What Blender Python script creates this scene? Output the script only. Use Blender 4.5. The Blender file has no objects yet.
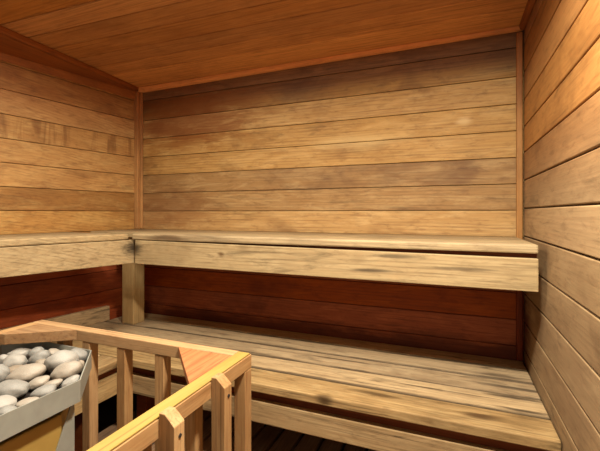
import bpy, bmesh, math, random
from mathutils import Vector, Matrix, noise as mnoise
random.seed(7)
S = bpy.context.scene
COL = S.collection

# ------------------------------------------------------------------ camera
EYE = 1.13
cam = bpy.data.cameras.new('camera')
cam.sensor_width = 36.0
cam.lens = 376.0 / 600.0 * 36.0
cam.shift_y = -12.5 / 600.0
cam.clip_start = 0.02
cam_o = bpy.data.objects.new('camera', cam); COL.objects.link(cam_o)
cam_o.location = (0, 0, EYE)
cam_o.rotation_euler = (math.radians(90), 0, math.radians(22.0))
S.camera = cam_o

# ------------------------------------------------------------------ world, lights, exposure
w = bpy.data.worlds.new('world'); S.world = w; w.use_nodes = True
bg = w.node_tree.nodes['Background']
bg.inputs[0].default_value = (1.0, 0.86, 0.66, 1); bg.inputs[1].default_value = 0.16

def lamp(name, kind, loc, energy, color, size=0.1, rot=None, size_y=None):
    L = bpy.data.lights.new(name, kind); L.energy = energy; L.color = color
    if kind == 'AREA':
        L.size = size
        if size_y: L.shape = 'RECTANGLE'; L.size_y = size_y
    else:
        L.shadow_soft_size = size
    o = bpy.data.objects.new(name, L); COL.objects.link(o); o.location = loc
    if rot: o.rotation_euler = rot
    return o
# the sauna lamp let into the ceiling, just above the frame
lamp('ceiling_lamp_light', 'AREA', (0.02, 0.56, 1.94), 30.0, (1.0, 0.91, 0.73), 0.12)
# soft fill added under the ceiling to lift the dim left side, no fixture
lamp('ceiling_fill_light', 'AREA', (-1.05, 0.80, 1.94), 13.0, (1.0, 0.91, 0.74), 0.5)
# weak fill added behind the camera to lift the shaded faces
lamp('rear_fill_light', 'AREA', (-0.2, -0.65, 1.35), 1.2, (1.0, 0.93, 0.80), 0.9,
     (math.radians(90), 0, math.radians(35)), 1.3)

vs = S.view_settings
vs.view_transform = 'Standard'; vs.look = 'None'; vs.gamma = 1.0; vs.use_curve_mapping = False
vs.exposure = 0.84

# ------------------------------------------------------------------ materials
def lin(r, g, b):
    f = lambda c: ((c/255)/12.92 if c/255 <= 0.04045 else (((c/255)+0.055)/1.055)**2.4)
    return (f(r), f(g), f(b), 1)

class N:
    """tiny node helper"""
    def __init__(s, name):
        s.m = bpy.data.materials.new(name); s.m.use_nodes = True
        s.t = s.m.node_tree; s.b = s.t.nodes['Principled BSDF']
    def n(s, typ, **kw):
        x = s.t.nodes.new(typ)
        for k, v in kw.items(): setattr(x, k, v)
        return x
    def l(s, a, b): s.t.links.new(a, b)
    def math(s, op, a, b=None, c=None, clamp=False):
        x = s.n('ShaderNodeMath', operation=op); x.use_clamp = clamp
        for i, v in enumerate((a, b, c)):
            if v is None: continue
            if isinstance(v, (int, float)): x.inputs[i].default_value = v
            else: s.l(v, x.inputs[i])
        return x.outputs[0]
    def vmath(s, op, a, b):
        x = s.n('ShaderNodeVectorMath', operation=op)
        for i, v in enumerate((a, b)):
            if isinstance(v, (tuple, list)): x.inputs[i].default_value = v
            else: s.l(v, x.inputs[i])
        return x
    def mix(s, f, a, b, mode='MIX'):
        x = s.n('ShaderNodeMix', data_type='RGBA', blend_type=mode)
        for sock, v in ((x.inputs[0], f), (x.inputs[6], a), (x.inputs[7], b)):
            if isinstance(v, (int, float, tuple)): sock.default_value = v
            else: s.l(v, sock)
        return x.outputs[2]
    def noise(s, vec, scale, detail=4, rough=0.55, dist=0.0):
        x = s.n('ShaderNodeTexNoise'); s.l(vec, x.inputs['Vector'])
        x.inputs['Scale'].default_value = scale; x.inputs['Detail'].default_value = detail
        x.inputs['Roughness'].default_value = rough; x.inputs['Distortion'].default_value = dist
        return x.outputs['Fac']
    def ramp(s, f, lo, hi):
        x = s.n('ShaderNodeMapRange'); x.interpolation_type = 'SMOOTHSTEP'
        s.l(f, x.inputs[0]); x.inputs[1].default_value = lo; x.inputs[2].default_value = hi
        return x.outputs[0]

DARKEN = 0.80
def wood(name, axis, c_a, c_b, c_pale, c_dark, grain=0.35, pale=0.4, stain=0.0,
         figure=0.25, vary=0.22, knots=0.5, spots=(), rough=0.62, band=None, seed=0.0, grime=0.35, cracks=0.35, seams=(), satv=0.1, val=DARKEN, vstreak=None):
    """planks: grain along world axis; colours drift from plank to plank"""
    k = N(name)
    geo = k.n('ShaderNodeNewGeometry'); pos = geo.outputs['Position']
    oi = k.n('ShaderNodeObjectInfo')
    rnd = k.math('FRACT', k.math('ADD', geo.outputs['Random Per Island'], k.math('MULTIPLY', oi.outputs['Random'], 7.31)))
    off = k.n('ShaderNodeCombineXYZ')
    r2 = k.math('ADD', k.math('MULTIPLY', rnd, 37.0), k.math('MULTIPLY_ADD', oi.outputs['Random'], 23.0, seed))
    for i in range(3): k.l(r2, off.inputs[i])
    p = k.vmath('ADD', pos, off.outputs[0]).outputs[0]
    al = [1.0 if i == axis else 0 for i in range(3)]
    def scl(a, c): return tuple(a if i == axis else c for i in range(3))
    fine = k.noise(k.vmath('MULTIPLY', p, scl(3.0, 110)).outputs[0], 1.0, 5, 0.62, 0.5)
    mid = k.noise(k.vmath('MULTIPLY', p, scl(1.6, 44)).outputs[0], 1.0, 5, 0.6, 1.1)
    spk = k.noise(k.vmath('MULTIPLY', p, scl(14, 46)).outputs[0], 1.0, 4, 0.65, 0.5)
    big = k.noise(k.vmath('MULTIPLY', p, scl(2.2, 3.4)).outputs[0], 1.0, 4, 0.6, 0.4)
    blot = k.noise(k.vmath('MULTIPLY', p, scl(4.0, 20)).outputs[0], 1.0, 6, 0.66, 0.8)
    # cathedral figure
    wv = k.n('ShaderNodeTexWave', wave_type='RINGS', rings_direction='SPHERICAL')
    k.l(k.vmath('MULTIPLY', p, scl(0.9, 9)).outputs[0], wv.inputs['Vector'])
    wv.inputs['Scale'].default_value = 3.0; wv.inputs['Distortion'].default_value = 5.0
    wv.inputs['Detail'].default_value = 3.0; wv.inputs['Detail Scale'].default_value = 1.3
    base = k.mix(k.ramp(k.math('ADD', mid, k.math('MULTIPLY_ADD', rnd, 0.5, -0.25)), 0.25, 0.75), c_a, c_b)
    base = k.mix(k.math('MULTIPLY', k.ramp(blot, 0.42, 0.72), pale), base, c_pale)
    g = k.math('MULTIPLY', k.ramp(fine, 0.45, 0.72), grain)
    base = k.mix(g, base, c_dark)
    base = k.mix(k.math('MULTIPLY', k.ramp(spk, 0.48, 0.75), grime*0.8), base, c_dark)
    base = k.mix(k.math('MULTIPLY', k.ramp(big, 0.50, 0.70), grime), base, c_dark)
    fg = k.math('MULTIPLY', k.ramp(wv.outputs['Fac'], 0.5, 1.0), k.math('MULTIPLY', k.ramp(mid, 0.40, 0.62), figure))
    base = k.mix(fg, base, c_dark)
    if knots:
        vo = k.n('ShaderNodeTexVoronoi'); k.l(k.vmath('MULTIPLY', p, scl(2.6, 5.5)).outputs[0], vo.inputs['Vector'])
        vo.inputs['Scale'].default_value = 1.0
        kn = k.math('SUBTRACT', 1.0, k.ramp(k.math('ADD', vo.outputs['Distance'], k.math('MULTIPLY_ADD', mid, 0.12, -0.06)), 0.03, 0.15))
        base = k.mix(k.math('MULTIPLY', kn, knots), base, c_dark)
    if stain:
        st = k.noise(k.vmath('MULTIPLY', p, scl(2.6, 20)).outputs[0], 1.0, 6, 0.62, 1.2)
        base = k.mix(k.math('MULTIPLY', k.ramp(st, 0.56, 0.72), stain), base, lin(52, 40, 26))
    if cracks:
        ck = k.noise(k.vmath('MULTIPLY', p, scl(1.4, 95)).outputs[0], 1.0, 3, 0.5, 0.9)
        base = k.mix(k.math('MULTIPLY', k.ramp(ck, 0.60, 0.70), cracks), base, lin(44, 30, 20))
    if band:                       # height tints, redder sheltered planks with shade and lamp glow painted in: (z level, soft, below?, colour, amount)
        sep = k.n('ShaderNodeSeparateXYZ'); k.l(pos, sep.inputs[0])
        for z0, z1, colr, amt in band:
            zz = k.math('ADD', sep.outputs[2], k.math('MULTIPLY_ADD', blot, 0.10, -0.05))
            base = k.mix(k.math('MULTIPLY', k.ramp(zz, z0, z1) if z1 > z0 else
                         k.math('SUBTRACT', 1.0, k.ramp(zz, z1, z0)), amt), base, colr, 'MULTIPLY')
    for (ax, c0, wd) in seams:      # grime worked into the board edges
        sep = k.n('ShaderNodeSeparateXYZ'); k.l(pos, sep.inputs[0])
        dd = k.math('ABSOLUTE', k.math('SUBTRACT', sep.outputs[ax], c0))
        dd = k.math('ADD', dd, k.math('MULTIPLY_ADD', big, wd*3, -wd*1.5))
        base = k.mix(k.math('MULTIPLY', k.math('SUBTRACT', 1.0, k.ramp(dd, wd*.3, wd*1.3)), 0.8), base, lin(58, 42, 28))
    for (ctr, rad, colr, amt) in spots:
        d = k.vmath('SUBTRACT', pos, ctr).outputs[0]
        d = k.vmath('DIVIDE', d, rad).outputs[0]
        ln = k.n('ShaderNodeVectorMath', operation='LENGTH'); k.l(d, ln.inputs[0])
        dd = k.math('ADD', ln.outputs['Value'], k.math('MULTIPLY_ADD', blot, 1.4, -0.7))
        dd = k.math('ADD', dd, k.math('MULTIPLY_ADD', fine, 0.8, -0.4))
        base = k.mix(k.math('MULTIPLY', k.math('SUBTRACT', 1.0, k.ramp(dd, 0.2, 1.0)), amt), base, colr)
    if vstreak:                     # one plank stained with upright drips
        sep = k.n('ShaderNodeSeparateXYZ'); k.l(pos, sep.inputs[0])
        ds = k.noise(k.vmath('MULTIPLY', pos, scl(16, 2.0)).outputs[0], 1.0, 4, 0.6, 0.5)
        inz = k.math('MULTIPLY', k.math('GREATER_THAN', sep.outputs[2], vstreak[0]), k.math('LESS_THAN', sep.outputs[2], vstreak[1]))
        base = k.mix(k.math('MULTIPLY', k.math('MULTIPLY', k.ramp(ds, 0.45, 0.65), inz), 0.6), base, c_dark)
    # plank to plank brightness
    hv = k.n('ShaderNodeHueSaturation'); k.l(base, hv.inputs['Color'])
    k.l(k.math('ADD', k.math('MULTIPLY', rnd, vary), val - vary/2), hv.inputs['Value'])
    k.l(k.math('MULTIPLY_ADD', k.math('FRACT', k.math('MULTIPLY', rnd, 5.7)), satv, 1.0-satv*.6), hv.inputs['Saturation'])
    k.l(hv.outputs[0], k.b.inputs['Base Color'])
    k.b.inputs['Roughness'].default_value = rough
    k.b.inputs['Specular IOR Level'].default_value = 0.3
    bp = k.n('ShaderNodeBump'); bp.inputs['Strength'].default_value = 0.25; bp.inputs['Distance'].default_value = 0.002
    k.l(fine, bp.inputs['Height']); k.l(bp.outputs[0], k.b.inputs['Normal'])
    return k.m

RED = lin(120, 52, 24); DK = lin(70, 38, 18)
M = {}
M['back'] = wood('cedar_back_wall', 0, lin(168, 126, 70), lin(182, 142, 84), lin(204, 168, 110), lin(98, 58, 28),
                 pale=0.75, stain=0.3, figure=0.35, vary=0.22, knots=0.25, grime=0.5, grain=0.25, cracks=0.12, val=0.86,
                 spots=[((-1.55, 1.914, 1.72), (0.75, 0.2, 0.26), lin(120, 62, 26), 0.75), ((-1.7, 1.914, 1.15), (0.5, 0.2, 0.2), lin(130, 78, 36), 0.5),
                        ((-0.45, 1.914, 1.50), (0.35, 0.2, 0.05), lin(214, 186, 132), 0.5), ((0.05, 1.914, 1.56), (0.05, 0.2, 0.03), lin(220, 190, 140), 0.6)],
                 band=[(1.74, 1.84, (.38, .24, .20, 1), 0.9), (0.98, 0.9, (.95, .34, .15, 1), 1.0), (0.57, 0.50, (.35, .30, .30, 1), 0.8)])  # dark top strip and under-bench shade painted over redder sheltered planks
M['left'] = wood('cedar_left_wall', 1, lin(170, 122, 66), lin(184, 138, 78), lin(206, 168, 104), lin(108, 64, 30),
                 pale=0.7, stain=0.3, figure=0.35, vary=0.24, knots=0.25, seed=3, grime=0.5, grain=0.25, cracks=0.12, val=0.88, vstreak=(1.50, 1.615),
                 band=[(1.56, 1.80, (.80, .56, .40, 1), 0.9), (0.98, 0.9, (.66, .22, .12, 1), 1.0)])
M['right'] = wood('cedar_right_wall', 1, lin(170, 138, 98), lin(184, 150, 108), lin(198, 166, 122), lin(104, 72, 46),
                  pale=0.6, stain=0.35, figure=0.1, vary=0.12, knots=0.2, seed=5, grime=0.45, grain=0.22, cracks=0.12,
                  spots=[((0.29, 1.92, 0.66), (0.3, 0.22, 0.30), lin(92, 36, 18), 0.95)],  # redder sheltered boards, with the upper bench's shadow painted in
                  band=[(1.12, 1.40, (1.0, .74, .48, 1), 1.0), (1.66, 1.82, (.70, .50, .36, 1), 0.9)])  # lamp's orange glow tinted onto upper planks, shade along the top
M['ceil'] = wood('cedar_ceiling', 0, lin(158, 104, 54), lin(178, 124, 70), lin(190, 140, 84), lin(96, 54, 28),
                 grain=0.5, pale=0.3, vary=0.5, knots=0.0, figure=0.15, seed=8, val=1.5)
M['trim'] = wood('cedar_trim', 2, lin(178, 128, 76), lin(192, 142, 88), lin(204, 156, 100), lin(110, 66, 34), knots=0, figure=0.05, vary=0.1,
                 band=[(0.98, 0.9, (.46, .16, .12, 1), 1.0), (1.45, 1.85, (.75, .50, .38, 1), 1.0)])  # lower tint paints the upper bench's shade onto the trim
M['trim_x'] = wood('cedar_trim_back', 0, lin(184, 116, 60), lin(198, 130, 70), lin(208, 144, 80), lin(130, 70, 32), val=1.3, knots=0, figure=0.05, vary=0.1)
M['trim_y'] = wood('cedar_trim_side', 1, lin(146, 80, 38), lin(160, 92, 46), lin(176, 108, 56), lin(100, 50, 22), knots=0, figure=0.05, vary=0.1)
W1, W2, W3, W4 = lin(178, 148, 108), lin(196, 166, 122), lin(212, 184, 140), lin(90, 66, 42)
SEAM = [(1, y, 0.011) for y in (1.402, 1.535, 1.665, 1.792)]
M['bench_x'] = wood('weathered_bench_x', 0, W1, W2, W3, W4, cracks=0.55, satv=0.3, seams=SEAM, grain=0.36, pale=0.75, grime=0.5, stain=0.75, figure=0.3, vary=0.3, knots=0.5,
    spots=[((0.08, 1.335, 0.477), (0.10, 0.03, 0.05), lin(74, 52, 34), 0.8),
           ((-0.42, 1.27, 0.46), (0.05, 0.03, 0.04), lin(60, 40, 22), 0.85),
           ((0.20, 1.515, 0.477), (0.16, 0.016, 0.05), lin(60, 48, 38), 0.85), ((0.22, 1.60, 0.477), (0.22, 0.022, 0.05), lin(70, 58, 46), 0.8),
           ((0.23, 1.425, 0.477), (0.12, 0.014, 0.05), lin(56, 44, 34), 0.85), ((0.16, 1.70, 0.477), (0.16, 0.03, 0.05), lin(78, 64, 50), 0.7), ((-0.45, 1.62, 0.477), (0.2, 0.012, 0.05), lin(64, 50, 38), 0.7), ((-0.10, 1.48, 0.477), (0.12, 0.010, 0.05), lin(60, 44, 32), 0.7), ((-0.9, 1.55, 0.477), (0.22, 0.014, 0.05), lin(70, 56, 42), 0.7),
           ((-0.25, 1.36, 0.477), (0.16, 0.02, 0.05), lin(60, 42, 26), 0.7)])
M['bench_y'] = wood('weathered_bench_y', 1, W1, W2, W3, W4, cracks=0.55, satv=0.3, grain=0.36, pale=0.75, grime=0.5, stain=0.7, figure=0.3, vary=0.3, knots=0.5, seed=11)
SP = [((-1.50, 1.46, 0.95), (0.10, 0.10, 0.06), lin(40, 28, 18), 0.92)]
M['upper_x'] = wood('worn_upper_bench_x', 0, lin(180, 152, 112), lin(194, 168, 126), lin(208, 184, 142), W4, val=0.74, grain=0.30, cracks=0.18, pale=0.7, stain=0.5,
    figure=0.35, vary=0.1, knots=0.4, seed=14, spots=SP + [
        ((-0.30, 1.455, 0.905), (0.13, 0.05, 0.012), lin(74, 62, 48), 0.8),
        ((-0.22, 1.455, 0.965), (0.12, 0.05, 0.010), lin(80, 68, 52), 0.7),
        ((0.02, 1.455, 0.93), (0.16, 0.05, 0.010), lin(88, 72, 54), 0.7),
        ((-0.98, 1.455, 0.94), (0.03, 0.05, 0.022), lin(96, 66, 36), 0.8),
        ((-1.30, 1.455, 1.01), (0.16, 0.03, 0.02), lin(80, 50, 28), 0.75)])
M['upper_y'] = wood('worn_upper_bench_y', 1, lin(180, 152, 112), lin(194, 168, 126), lin(208, 184, 142), W4, val=0.74, grain=0.30, cracks=0.18, pale=0.7, stain=0.5,
    figure=0.35, vary=0.1, knots=0.4, seed=17, spots=SP)
M['post'] = wood('pale_post', 2, lin(190, 158, 106), lin(204, 174, 122), lin(216, 188, 138), lin(140, 100, 60), knots=0.2, vary=0.1, seed=19)
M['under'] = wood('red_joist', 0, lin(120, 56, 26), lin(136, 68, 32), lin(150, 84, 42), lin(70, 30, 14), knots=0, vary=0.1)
GA, GB, GP, GD = lin(172, 130, 84), lin(190, 150, 102), lin(208, 174, 128), lin(112, 66, 34)
for i, s in enumerate('xyz'):
    M['guard_'+s] = wood('guard_fir_'+s, i, GA, GB, GP, GD, grain=0.5, knots=0.15, vary=0.14, figure=0.1, seed=21+i)
M['guard_top'] = wood('guard_honey_rail', 1, lin(170, 142, 68), lin(178, 152, 80), lin(190, 164, 94), lin(150, 112, 48), grain=0.35, knots=0.1, vary=0.05, figure=0.05, seed=25)
M['ply'] = wood('gusset_ply', 1, lin(164, 104, 66), lin(180, 118, 76), lin(194, 138, 92), lin(104, 56, 30), grain=0.6, knots=0, figure=0.1, seed=27)
M['duck'] = wood('dark_duckboard', 1, lin(150, 116, 90), lin(168, 134, 104), lin(186, 152, 120), lin(70, 50, 36), stain=0.4, knots=0.2, seed=31)

def plain(name, c, rough=0.5, metal=0.0, c2=None, sc=12, amt=0.5):
    k = N(name)
    tc = k.n('ShaderNodeTexCoord'); oi = k.n('ShaderNodeObjectInfo')
    p = k.vmath('ADD', tc.outputs['Object'], oi.outputs['Location']).outputs[0]
    nz = k.noise(p, sc, 5, 0.6, 0.3)
    col = k.mix(k.math('MULTIPLY', k.ramp(nz, 0.35, 0.7), amt), c, c2 or tuple(x*0.7 for x in c[:3]) + (1,))
    k.l(col, k.b.inputs['Base Color'])
    k.b.inputs['Roughness'].default_value = rough; k.b.inputs['Metallic'].default_value = metal
    bp = k.n('ShaderNodeBump'); bp.inputs['Strength'].default_value = 0.15; bp.inputs['Distance'].default_value = 0.003
    k.l(nz, bp.inputs['Height']); k.l(bp.outputs[0], k.b.inputs['Normal'])
    return k.m
M['steel'] = plain('galvanised_sheet', lin(164, 166, 158), 0.42, 0.35, lin(140, 140, 132), 14)
M['body'] = plain('heater_enamel', lin(170, 140, 74), 0.5, 0.2, lin(150, 118, 58), 8)
M['dark'] = plain('dark_recess', lin(34, 24, 20), 0.8)
M['concrete'] = plain('concrete_floor', lin(66, 54, 46), 0.9, 0, lin(44, 36, 30), 6)
def stone_mat(i, a, b):
    k = N('river_stone_%s' % i)
    tc = k.n('ShaderNodeTexCoord'); oi = k.n('ShaderNodeObjectInfo')
    p = k.vmath('ADD', tc.outputs['Object'], oi.outputs['Location']).outputs[0]
    big = k.noise(p, 22, 4, 0.6, 0.5); sp = k.noise(p, 260, 2, 0.7)
    col = k.mix(k.ramp(big, 0.35, 0.68), a, b)
    col = k.mix(k.math('MULTIPLY', k.ramp(sp, 0.52, 0.7), 0.35), col, tuple(x*0.5 for x in a[:3]) + (1,))
    k.l(col, k.b.inputs['Base Color']); k.b.inputs['Roughness'].default_value = 0.55
    bp = k.n('ShaderNodeBump'); bp.inputs['Strength'].default_value = 0.2; bp.inputs['Distance'].default_value = 0.001
    k.l(sp, bp.inputs['Height']); k.l(bp.outputs[0], k.b.inputs['Normal'])
    return k.m
ST = {'pale': stone_mat('pale', lin(144, 142, 138), lin(162, 158, 150)),
      'grey': stone_mat('grey', lin(122, 121, 118), lin(142, 140, 134)),
      'warm': stone_mat('warm', lin(142, 134, 124), lin(162, 152, 138)),
      'dark': stone_mat('dark', lin(122, 112, 100), lin(150, 136, 118))}

# ------------------------------------------------------------------ mesh helpers
def link(name, bm, mat, parent=None):
    bmesh.ops.recalc_face_normals(bm, faces=bm.faces)
    me = bpy.data.meshes.new(name); bm.to_mesh(me); bm.free()
    mats = mat if isinstance(mat, (list, tuple)) else [mat]
    for m in mats: me.materials.append(m)
    o = bpy.data.objects.new(name, me); COL.objects.link(o)
    if parent is not None:
        for v in me.vertices: v.co -= parent.location
        o.parent = parent
    return o
def prism(bm, bottom, top, bevel=0.003, seg=2):
    """closed hull from two matching rings (points may sit at any height)"""
    vb = [bm.verts.new(p) for p in bottom]; vt = [bm.verts.new(p) for p in top]
    n = len(vb); fs = [bm.faces.new(vb[::-1]), bm.faces.new(vt)]
    for i in range(n): fs.append(bm.faces.new((vb[i], vb[(i+1) % n], vt[(i+1) % n], vt[i])))
    if bevel:
        es = set(e for f in fs for e in f.edges)
        bmesh.ops.bevel(bm, geom=list(es), offset=bevel, segments=seg, profile=0.5, affect='EDGES', clamp_overlap=True)
def slab(bm, poly, z0, z1, bevel=0.003):
    prism(bm, [(x, y, z0) for x, y in poly], [(x, y, z1) for x, y in poly], bevel)
def box(bm, x0, x1, y0, y1, z0, z1, bevel=0.003):
    slab(bm, [(x0, y0), (x1, y0), (x1, y1), (x0, y1)], z0, z1, bevel)
def part(name, mat, parent, f, *a, **k):
    bm = bmesh.new(); f(bm, *a, **k); return link(name, bm, mat, parent)
def thing(name, loc, label, cat, group=None):
    o = bpy.data.objects.new(name, None); COL.objects.link(o); o.location = loc; o.empty_display_size = 0.1
    o['label'] = label; o['category'] = cat
    if group: o['group'] = group
    bpy.context.view_layer.update(); return o
def struct(name, bm, mat):
    o = link(name, bm, mat); o['kind'] = 'structure'; return o

# ------------------------------------------------------------------ room
XR, YB, ZC = 0.294, 1.914, 1.955
Y0 = -0.75                                        # open door side behind the camera
def xl(y): return -1.93 - 0.144 * (1.914 - y)     # the left wall runs slightly askew
EDGES = [0.0, 0.06] + [0.06 + 0.1185*i for i in range(1, 16)] + [1.90]
EDGES = [z for z in (0.0, 0.07, 0.185, 0.30, 0.42, 0.537, 0.655, 0.775, 0.90, 1.022, 1.142, 1.26, 1.378, 1.497, 1.617, 1.738, 1.868, 2.0)]
T = 0.02; G = 0.0022
bm = bmesh.new()
for a, b in zip(EDGES, EDGES[1:]):
    box(bm, xl(YB), XR, YB, YB+T, a+G*.6, b-G*.6, 0.0025)
box(bm, xl(YB)-.1, XR+.1, YB+T, YB+T+.03, 0, 2.0, 0)
struct('wall_back', bm, M['back'])
bm = bmesh.new()
for a, b in zip(EDGES, EDGES[1:]):
    slab(bm, [(xl(Y0)-T, Y0), (xl(Y0), Y0), (xl(YB), YB), (xl(YB)-T, YB)], a+G*.6, b-G*.6, 0.0025)
slab(bm, [(xl(Y0)-T-.03, Y0), (xl(Y0)-T, Y0), (xl(YB)-T, YB), (xl(YB)-T-.03, YB)], 0, 2.0, 0)
struct('wall_left', bm, M['left'])
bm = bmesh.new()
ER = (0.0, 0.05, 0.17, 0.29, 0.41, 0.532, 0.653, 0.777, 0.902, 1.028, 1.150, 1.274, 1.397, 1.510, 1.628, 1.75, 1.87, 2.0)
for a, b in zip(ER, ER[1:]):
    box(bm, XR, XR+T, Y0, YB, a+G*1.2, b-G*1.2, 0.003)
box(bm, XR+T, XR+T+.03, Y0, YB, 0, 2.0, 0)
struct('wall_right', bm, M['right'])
bm = bmesh.new()
y = YB
CE = [1.93, 1.70, 1.575, 1.45, 1.32, 1.195, 1.07, 0.94, 0.815, 0.69, 0.56, 0.43, 0.3, 0.17, 0.04, -0.09, -0.22, -0.35, -0.48, -0.61, Y0]
for a, b in zip(CE, CE[1:]):
    d = 0.05                                      # boards run a touch out of square
    slab(bm, [(-2.36, b+G*1.2-d), (XR, b+G*1.2+d*.8), (XR, a-G*1.2+d*.8), (-2.36, a-G*1.2-d)], ZC, ZC+T, 0.002)
box(bm, -2.4, XR+.05, Y0-.1, YB+.1, ZC+T, ZC+T+.03, 0)
struct('ceiling', bm, M['ceil'])
bm = bmesh.new(); box(bm, -2.4, XR+.05, Y0, YB+.03, -0.05, 0.0, 0); struct('floor', bm, M['concrete'])

# corner and ceiling trim
bm = bmesh.new()
box(bm, xl(YB)+.012, xl(YB)+.042, YB-.014, YB-.0005, 1.026, ZC-.03, 0.003)
box(bm, xl(YB)-.004, xl(YB)+.026, YB-.034, YB-.014, 1.026, ZC-.03, 0.003)
struct('trim_1', bm, M['trim'])
bm = bmesh.new(); box(bm, XR-.030, XR-.006, YB-.022, YB-.001, 0.48, ZC-.03, 0.004); struct('trim_2', bm, M['trim'])
bm = bmesh.new()
prism(bm, [(xl(YB)+.01, YB-.001, ZC-.001), (xl(YB)+.01, YB-.026, ZC-.001), (xl(YB)+.01, YB-.022, ZC-.030), (xl(YB)+.01, YB-.001, ZC-.034)],
          [(XR-.002, YB-.001, ZC-.001), (XR-.002, YB-.020, ZC-.001), (XR-.002, YB-.018, ZC-.016), (XR-.002, YB-.001, ZC-.020)], 0.003)
struct('trim_3', bm, M['trim_x'])
bm = bmesh.new()
ya, yb = YB-.005, Y0
def cl(y): return -1.905 + (1.905-y)*0.08         # the moulding stands off the wall more and more
prism(bm, [(xl(ya), ya, ZC-.001), (cl(ya), ya, ZC-.001), (cl(ya)-.004, ya, ZC-.026), (xl(ya), ya, ZC-.026)],
          [(xl(yb), yb, ZC-.001), (cl(yb), yb, ZC-.001), (cl(yb)-.004, yb, ZC-.036), (xl(yb), yb, ZC-.036)], 0.003)
prism(bm, [(xl(ya), ya, ZC-.027), (cl(ya)-.010, ya, ZC-.027), (xl(ya)+.006, ya, ZC-.078), (xl(ya), ya, ZC-.078)],
          [(xl(yb), yb, ZC-.037), (cl(yb)-.020, yb, ZC-.037), (xl(yb)+.006, yb, ZC-.090), (xl(yb), yb, ZC-.090)], 0.003)
struct('trim_4', bm, M['trim_y'])
bm = bmesh.new()
prism(bm, [(XR-.001, ya-.02, ZC-.001), (XR-.022, ya-.02, ZC-.001), (XR-.018, ya-.02, ZC-.022), (XR-.001, ya-.02, ZC-.028)],
          [(XR-.001, yb, ZC-.001), (XR-.022, yb, ZC-.001), (XR-.018, yb, ZC-.022), (XR-.001, yb, ZC-.028)], 0.003)
struct('trim_5', bm, M['trim_y'])

# ------------------------------------------------------------------ lower benches
XE = 0.290                                        # right end of the benches, a finger off the wall
ZL = 0.477
lb = thing('lower_bench', (-0.55, 1.6, 0), 'low weathered plank bench with dark cracks running along the back wall', 'bench')
LE = [1.268, 1.402, 1.535, 1.665, 1.792, 1.91]
for a, b in zip(LE, LE[1:]):
    part('seat_board', M['bench_x'], lb, box, xl(b)+.006, XE, a+.005, b-.005, ZL-.034, ZL, 0.004)
part('fascia', M['bench_x'], lb, box, -1.42, XE, 1.292, 1.318, 0.315, 0.398, 0.003)
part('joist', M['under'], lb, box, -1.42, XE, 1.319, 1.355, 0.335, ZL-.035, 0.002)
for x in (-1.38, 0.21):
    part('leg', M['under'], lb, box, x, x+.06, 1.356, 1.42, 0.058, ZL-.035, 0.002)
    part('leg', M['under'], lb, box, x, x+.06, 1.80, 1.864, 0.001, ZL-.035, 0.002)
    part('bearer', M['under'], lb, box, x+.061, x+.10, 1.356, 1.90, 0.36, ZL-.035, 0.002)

ll = thing('lower_bench', (-1.7, 0.5, 0), 'low plank bench along the left wall behind the heater', 'bench')
yA, yB_ = -0.3, 1.265
FX = lambda y: -1.372 - (1.265-y)*0.015
n = 5
for i in range(n):
    t0, t1 = i/n, (i+1)/n
    def X(y, t): return FX(y) + (xl(y)+.012 - FX(y))*t
    part('seat_board', M['bench_y'], ll, slab, [(X(yA, t0)-.005, yA), (X(yA, t1)+.005, yA), (X(yB_, t1)+.005, yB_), (X(yB_, t0)-.005, yB_)], ZL-.034, ZL, 0.005)
part('fascia', M['bench_y'], ll, slab, [(FX(yA)-.05, yA), (FX(yA)-.024, yA), (FX(1.29)-.024, 1.29), (FX(1.29)-.05, 1.29)], 0.315, 0.403, 0.003)
part('joist', M['under'], ll, slab, [(FX(yA)-.085, yA), (FX(yA)-.051, yA), (FX(1.28)-.051, 1.28), (FX(1.28)-.085, 1.28)], 0.335, ZL-.035, 0.002)
for y in (-0.2, 0.55, 1.15):
    part('leg', M['under'], ll, box, FX(y)-.15, FX(y)-.088, y, y+.06, 0.058, ZL-.035, 0.002)
    part('leg', M['under'], ll, box, xl(y)+.03, xl(y)+.09, y, y+.06, 0.001, ZL-.035, 0.002)
lg = bmesh.new()
slab(lg, [(xl(0.0)+.002, 0.0), (xl(0.0)+.030, 0.0), (xl(1.69)+.030, 1.69), (xl(1.69)+.002, 1.69)], ZL+.001, 0.565, 0.003)
lg = link('wall_ledge', lg, M['bench_y'])
lg['label'] = 'upright pale board edging the lower bench against the left wall'; lg['category'] = 'board'

# ------------------------------------------------------------------ upper benches
ZU = 1.024
XE = 0.268
ub = thing('upper_bench', (-0.6, 1.68, 0.477), 'high plank bench across the back wall with knotty worn fascia', 'bench')
UE = [1.452, 1.570, 1.685, 1.800, 1.908]
for a, b in zip(UE, UE[1:]):
    part('seat_board', M['upper_x'], ub, box, xl(b)+.006 if a > 1.5 else -1.512, XE, a+.003, b-.003, ZU-.030, ZU, 0.006)
bm = bmesh.new()
prism(bm, [(-1.494, 1.458, .872), (XE, 1.458, .866), (XE, 1.484, .866), (-1.494, 1.484, .872)],
          [(-1.494, 1.458, .992), (XE, 1.458, .977), (XE, 1.484, .977), (-1.494, 1.484, .992)], 0.003)
fa = link('fascia', bm, M['upper_x'], ub)
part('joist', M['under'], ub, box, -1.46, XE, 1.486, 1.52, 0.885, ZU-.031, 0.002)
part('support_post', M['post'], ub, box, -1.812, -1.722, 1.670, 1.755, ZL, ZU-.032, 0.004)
part('wall_ledger', M['under'], ub, box, -1.7, XE-.004, 1.876, 1.912, 0.93, ZU-.031, 0.002)

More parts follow.
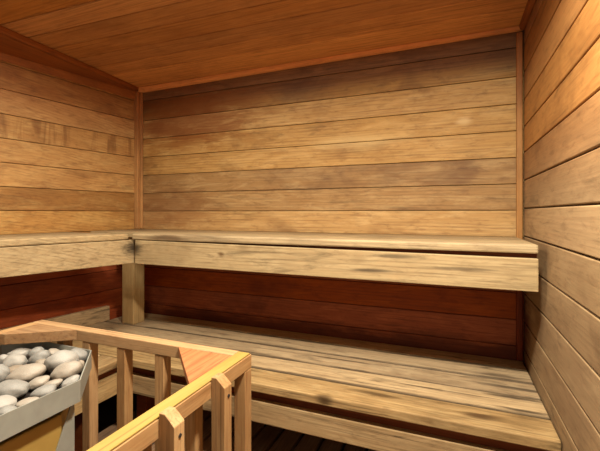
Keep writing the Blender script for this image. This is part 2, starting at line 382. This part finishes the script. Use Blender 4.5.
ul = thing('upper_bench', (-1.8, 0.6, 0.477), 'high plank bench along the left wall above the stone heater', 'bench')
UX = lambda y: -1.523 - (1.45-y)*0.262
yU = -0.3
for i in range(4):
    t0, t1 = i/4, (i+1)/4
    def X(y, t): return UX(y) + (xl(y)+.010 - UX(y))*t
    ye = 1.449
    part('seat_board', M['upper_y'], ul, slab, [(X(yU, t0)-.002, yU), (X(yU, t1)+.002, yU), (X(ye, t1)+.002, ye), (X(ye, t0)-.002, ye)] if i else
         [(X(yU, t0)-.002, yU), (X(yU, t1)+.002, yU), (X(1.566, t1)+.002, ye), (X(ye, t0)-.002, ye)], ZU-.030, ZU, 0.006)
part('fascia', M['upper_y'], ul, slab, [(UX(yU)-.030, yU), (UX(yU)-.004, yU), (UX(1.482)-.004, 1.482), (UX(1.482)-.030, 1.482)], 0.872, 0.992, 0.003)
part('joist', M['under'], ul, slab, [(UX(yU)-.068, yU), (UX(yU)-.032, yU), (UX(1.45)-.032, 1.45), (UX(1.45)-.068, 1.45)], 0.89, ZU-.031, 0.002)
part('support_post', M['post'], ul, box, UX(0)-.16, UX(0)-.07, -0.04, 0.05, ZL, ZU-.032, 0.004)

# ------------------------------------------------------------------ duckboard
dk = thing('duckboard', (-0.6, 1.0, 0), 'dark slatted wooden floor mat under and before the bench', 'floor mat')
xs = -1.60
while xs < 0.16:
    part('slat', M['duck'], dk, box, xs, xs+.088, 0.25, 1.715, 0.034, 0.056, 0.003)
    xs += 0.104
for yy in (0.35, 0.95, 1.58):
    part('batten', M['duck'], dk, box, -1.60, 0.15, yy, yy+.05, 0.0, 0.033, 0.002)

# ------------------------------------------------------------------ heater guard
gd = thing('heater_guard', (-0.93, 0.5, 0), 'pale wooden railing with balusters fencing in the stone heater', 'railing')
ZG, RT = 0.75, 0.036
RX, RXI = -0.506, -0.543                          # right rail outer / inner face
RY, RYI = 0.900, 0.864                            # back rail
LX, LXI = -1.356, -1.320
yF = 0.10
part('rail', M['guard_x'], gd, box, LX, RXI-.001, RYI, RY, ZG-RT, ZG, 0.003)
part('rail', M['guard_y'], gd, box, RXI, RX, yF, RY, ZG-RT-.004, ZG-.0045, 0.001)
r = part('rail_cap', M['guard_top'], gd, box, RXI, RX-.003, yF, RY-.004, ZG-.004, ZG, 0.0015); r['label'] = 'honey yellow top strip of the rail nearest the camera'
part('rail', M['guard_y'], gd, box, LX, LXI, yF, RYI-.001, ZG-RT, ZG, 0.003)
part('rail', M['guard_x'], gd, box, LX, RXI-.001, yF-.037, yF-.001, ZG-RT, ZG, 0.003)
g1 = part('corner_gusset', M['ply'], gd, slab, [(-0.722, RYI-.001), (RXI-.001, RYI-.001), (RXI-.001, 0.686)], ZG-.020, ZG-.001, 0.0015)
g1['label'] = 'triangular orange plywood corner plate'
part('corner_gusset', M['guard_x'], gd, slab, [(LXI+.001, RYI-.001), (LXI+.001, 0.742), (-1.300, 0.746), (-1.132, RYI-.001)], ZG-.034, ZG+.0005, 0.002)
for px, py in ((RX-.034, RY-.034), (LX, RY-.034), (RX-.034, yF), (LX, yF)):
    part('corner_post', M['guard_z'], gd, box, px, px+.034, py, py+.034, 0.057 if px > -1.36 else 0.057, ZG-RT-.005, 0.002)
def baluster(x0, y0, out, top, chamfer, w=0.036):
    """out: unit direction (x or y) the chamfer faces"""
    bm = bmesh.new()
    x1, y1 = x0+w, y0+(0.029 if chamfer else w); z0 = 0.057
    if chamfer and out[0]:
        prism(bm, [(x0, y0, z0), (x1, y0, z0), (x1, y0, top-.020), (x0+.014, y0, top), (x0, y0, top)],
                  [(x0, y1, z0), (x1, y1, z0), (x1, y1, top-.020), (x0+.014, y1, top), (x0, y1, top)], 0.0015)
    elif chamfer:
        prism(bm, [(x0, y0, z0), (x0, y1, z0), (x0, y1, top-.020), (x0, y1-.022, top), (x0, y0, top)],
                  [(x1, y0, z0), (x1, y1, z0), (x1, y1, top-.020), (x1, y1-.022, top), (x1, y0, top)], 0.0015)
    else:
        box(bm, x0, x1, y0, y1, z0, top, 0.002)
    return link('baluster', bm, M['guard_z'], gd)
for y in (0.220, 0.385, 0.550, 0.714):
    bl = baluster(RX+.0005, y, (1, 0), ZG+.008, True)
    bm = bmesh.new()
    bmesh.ops.create_cone(bm, cap_ends=True, segments=12, radius1=0.0042, radius2=0.0036, depth=0.003,
                          matrix=Matrix.Translation((RX+.0365-gd.location.x+.0005, y+.015-gd.location.y, ZG-.034)) @ Matrix.Rotation(math.radians(90), 4, 'Y'))
    sc = link('screw', bm, M['dark']); sc.parent = bl
    baluster(RXI-.0365, y, (1, 0), ZG-.046, False, 0.03)
for x in (-1.232, -1.112, -0.962, -0.812):
    baluster(x, RY-.034, (0, 1), ZG-RT-.001, False, 0.033)

# ------------------------------------------------------------------ heater
ht = thing('sauna_heater', (-1.1, 0.5, 0), 'grey sheet metal sauna heater with an open tray of stones', 'heater')
OCT = [(-0.887, 0.16), (-0.887, 0.686), (-1.047, 0.848), (-1.277, 0.848), (-1.362, 0.772), (-1.362, 0.16)]
def inset(poly, d):
    cx, cy = -1.1, 0.5; out = []
    n = len(poly)
    for i in range(n):
        a, b, c = Vector(poly[i-1]), Vector(poly[i]), Vector(poly[(i+1) % n])
        e1, e2 = (b-a).normalized(), (c-b).normalized()
        n1, n2 = Vector((-e1.y, e1.x)), Vector((-e2.y, e2.x))
        m = (n1+n2); m /= max(0.2, m.dot(n1))
        out.append((b.x+m.x*d, b.y+m.y*d))
    return out
def ring(bm, outer, inner, z0, z1):
    n = len(outer)
    V = [[bm.verts.new((p[0], p[1], z)) for p in poly] for poly, z in ((outer, z0), (outer, z1), (inner, z1), (inner, z0))]
    for k in range(4):
        A, B = V[k], V[(k+1) % 4]
        for i in range(n): bm.faces.new((A[i], A[(i+1) % n], B[(i+1) % n], B[i]))
bm = bmesh.new(); ring(bm, OCT, inset(OCT, .003), 0.645, 0.700)
tray = link('stone_tray', bm, M['steel'], ht)
part('tray_floor', M['dark'], ht, slab, inset(OCT, .0045), 0.6455, 0.664, 0)
part('recess', M['dark'], ht, slab, inset(OCT, .06), 0.60, 0.645, 0)
BO = inset(OCT, .045)
part('body', M['body'], ht, slab, BO, 0.10, 0.612, 0.004)
bm = bmesh.new()
PL = [(0.696, 0.637), (0.701, 0.637), (0.701, 0.100), (0.600, 0.100), (0.600, 0.405)]
prism(bm, [(-0.9315, y, z) for y, z in PL], [(-0.928, y, z) for y, z in PL], 0.0008)
pn = link('corner_bracket', bm, M['steel'], ht); pn['label'] = 'pale tapering steel corner bracket'
for p in ((-0.97, 0.24), (-0.97, 0.64), (-1.26, 0.24), (-1.26, 0.74)):
    part('foot', M['dark'], ht, box, p[0]-.02, p[0]+.02, p[1]-.02, p[1]+.02, 0.057, 0.10, 0.002)

# ------------------------------------------------------------------ stones
def stone_mesh(seed):
    bm = bmesh.new(); bmesh.ops.create_icosphere(bm, subdivisions=4, radius=1.0)
    for v in bm.verts:
        d = v.co.normalized()
        r = 1 + 0.16*mnoise.noise(d*1.1 + Vector((seed*3.1, 1.7, seed))) + 0.05*mnoise.noise(d*2.6 + Vector((0, seed*2.3, 4)))
        v.co = d*r
    for f in bm.faces: f.smooth = True
    me = bpy.data.meshes.new('stone'); bm.to_mesh(me); bm.free(); return me
STM = {k: [] for k in ST}
for k in ST:
    for s in range(4):
        me = stone_mesh(s*1.37 + len(k)*.7 + ord(k[0])); me.materials.append(ST[k]); STM[k].append(me)
STONES = [
    (-1.047, 0.752, 0.6994, 0.0443, 0.0372, 0.0328, -6, 31, 'pale', 'largest pale oval stone on top at the right of the tray'),
    (-1.070, 0.812, 0.6903, 0.0346, 0.0291, 0.0239, 8, 34, 'grey', 'speckled grey oval stone in the back right corner of the tray'),
    (-1.173, 0.821, 0.6819, 0.0256, 0.0215, 0.0123, 25, 26, 'warm', 'small tan stone tucked against the back rim of the tray'),
    (-1.220, 0.789, 0.6871, 0.0254, 0.0213, 0.0178, -35, 30, 'grey', 'upended grey stone leaning near the back left of the tray'),
    (-1.278, 0.776, 0.6829, 0.0341, 0.0286, 0.0164, -6, 38, 'pale', 'flat pale stone lying along the back left rim'),
    (-1.193, 0.713, 0.6898, 0.0326, 0.0274, 0.0235, 5, 38, 'pale', 'round buff stone before the flat stone at back left'),
    (-1.150, 0.756, 0.6915, 0.0320, 0.0269, 0.0225, -30, 23, 'grey', 'light grey stone under the upended one'),
    (-1.265, 0.723, 0.6830, 0.0194, 0.0163, 0.0166, 10, 24, 'pale', 'pale stone at the left picture edge near the back rim'),
    (-1.136, 0.636, 0.6954, 0.0291, 0.0244, 0.0289, 12, 21, 'grey', 'big blue-grey stone cut by the left picture edge'),
    (-1.073, 0.671, 0.6924, 0.0496, 0.0417, 0.0238, -14, 29, 'warm', 'long flat stone with a yellow tip in the middle of the tray'),
    (-1.021, 0.602, 0.6882, 0.0417, 0.0350, 0.0221, 2, 21, 'grey', 'broad smooth grey stone at front left of the tray'),
    (-1.013, 0.661, 0.6823, 0.0294, 0.0247, 0.0141, -18, 29, 'warm', 'pinkish tan stone wedged in the centre front of the tray'),
    (-0.941, 0.628, 0.6845, 0.0299, 0.0251, 0.0170, -16, 33, 'grey', 'taupe stone against the front rim near the middle'),
    (-0.983, 0.719, 0.6942, 0.0421, 0.0354, 0.0248, -22, 26, 'warm', 'rosy grey stone below the largest pale oval'),
    (-0.940, 0.698, 0.6811, 0.0257, 0.0216, 0.0123, -25, 34, 'pale', 'flat chip of stone by the right end of the front rim'),
    (-0.997, 0.769, 0.6859, 0.0136, 0.0114, 0.0212, 20, 32, 'dark', 'dark stone in the right corner under the speckled grey oval'),
    (-0.980, 0.555, 0.6826, 0.0335, 0.0281, 0.0161, 4, 20, 'pale', 'thin flat pale stone before the broad grey one'),
    (-0.932, 0.538, 0.6805, 0.0227, 0.0191, 0.0141, 0, 31, 'grey', 'rounded grey stone by the front rim at the left picture edge'),
    (-0.929, 0.582, 0.6805, 0.0273, 0.0229, 0.0131, -12, 25, 'warm', 'sandy sliver of stone along the front rim'),
    (-1.174, 0.787, 0.6803, 0.0156, 0.0131, 0.0132, -30, 28, 'pale', 'small white fragment between the upended stone and the largest'),
    (-0.968, 0.666, 0.6806, 0.0266, 0.0223, 0.0128, -20, 26, 'warm', 'low tan stone behind the front rim right of the taupe one'),
    (-1.109, 0.736, 0.6850, 0.0236, 0.0198, 0.0193, 10, 34, 'dark', 'shaded stone in the gap left of the largest pale oval'),
    (-1.145, 0.684, 0.6815, 0.0334, 0.0281, 0.0160, 0, 29, 'dark', 'shaded stone in the gap behind the broad grey one'),
]
for i, (x, y, z, rx, ry, rz, tilt, yaw, kind, label) in enumerate(STONES):
    o = bpy.data.objects.new('stone', STM[kind][i % 4]); COL.objects.link(o)
    o.location = (x, y, z)
    o.rotation_euler = (0, math.radians(tilt), math.radians(yaw))
    o.scale = (rx*.95, ry*.95, rz*.95)
    o['label'] = label; o['category'] = 'stone'; o['group'] = 'stones in the heater tray'
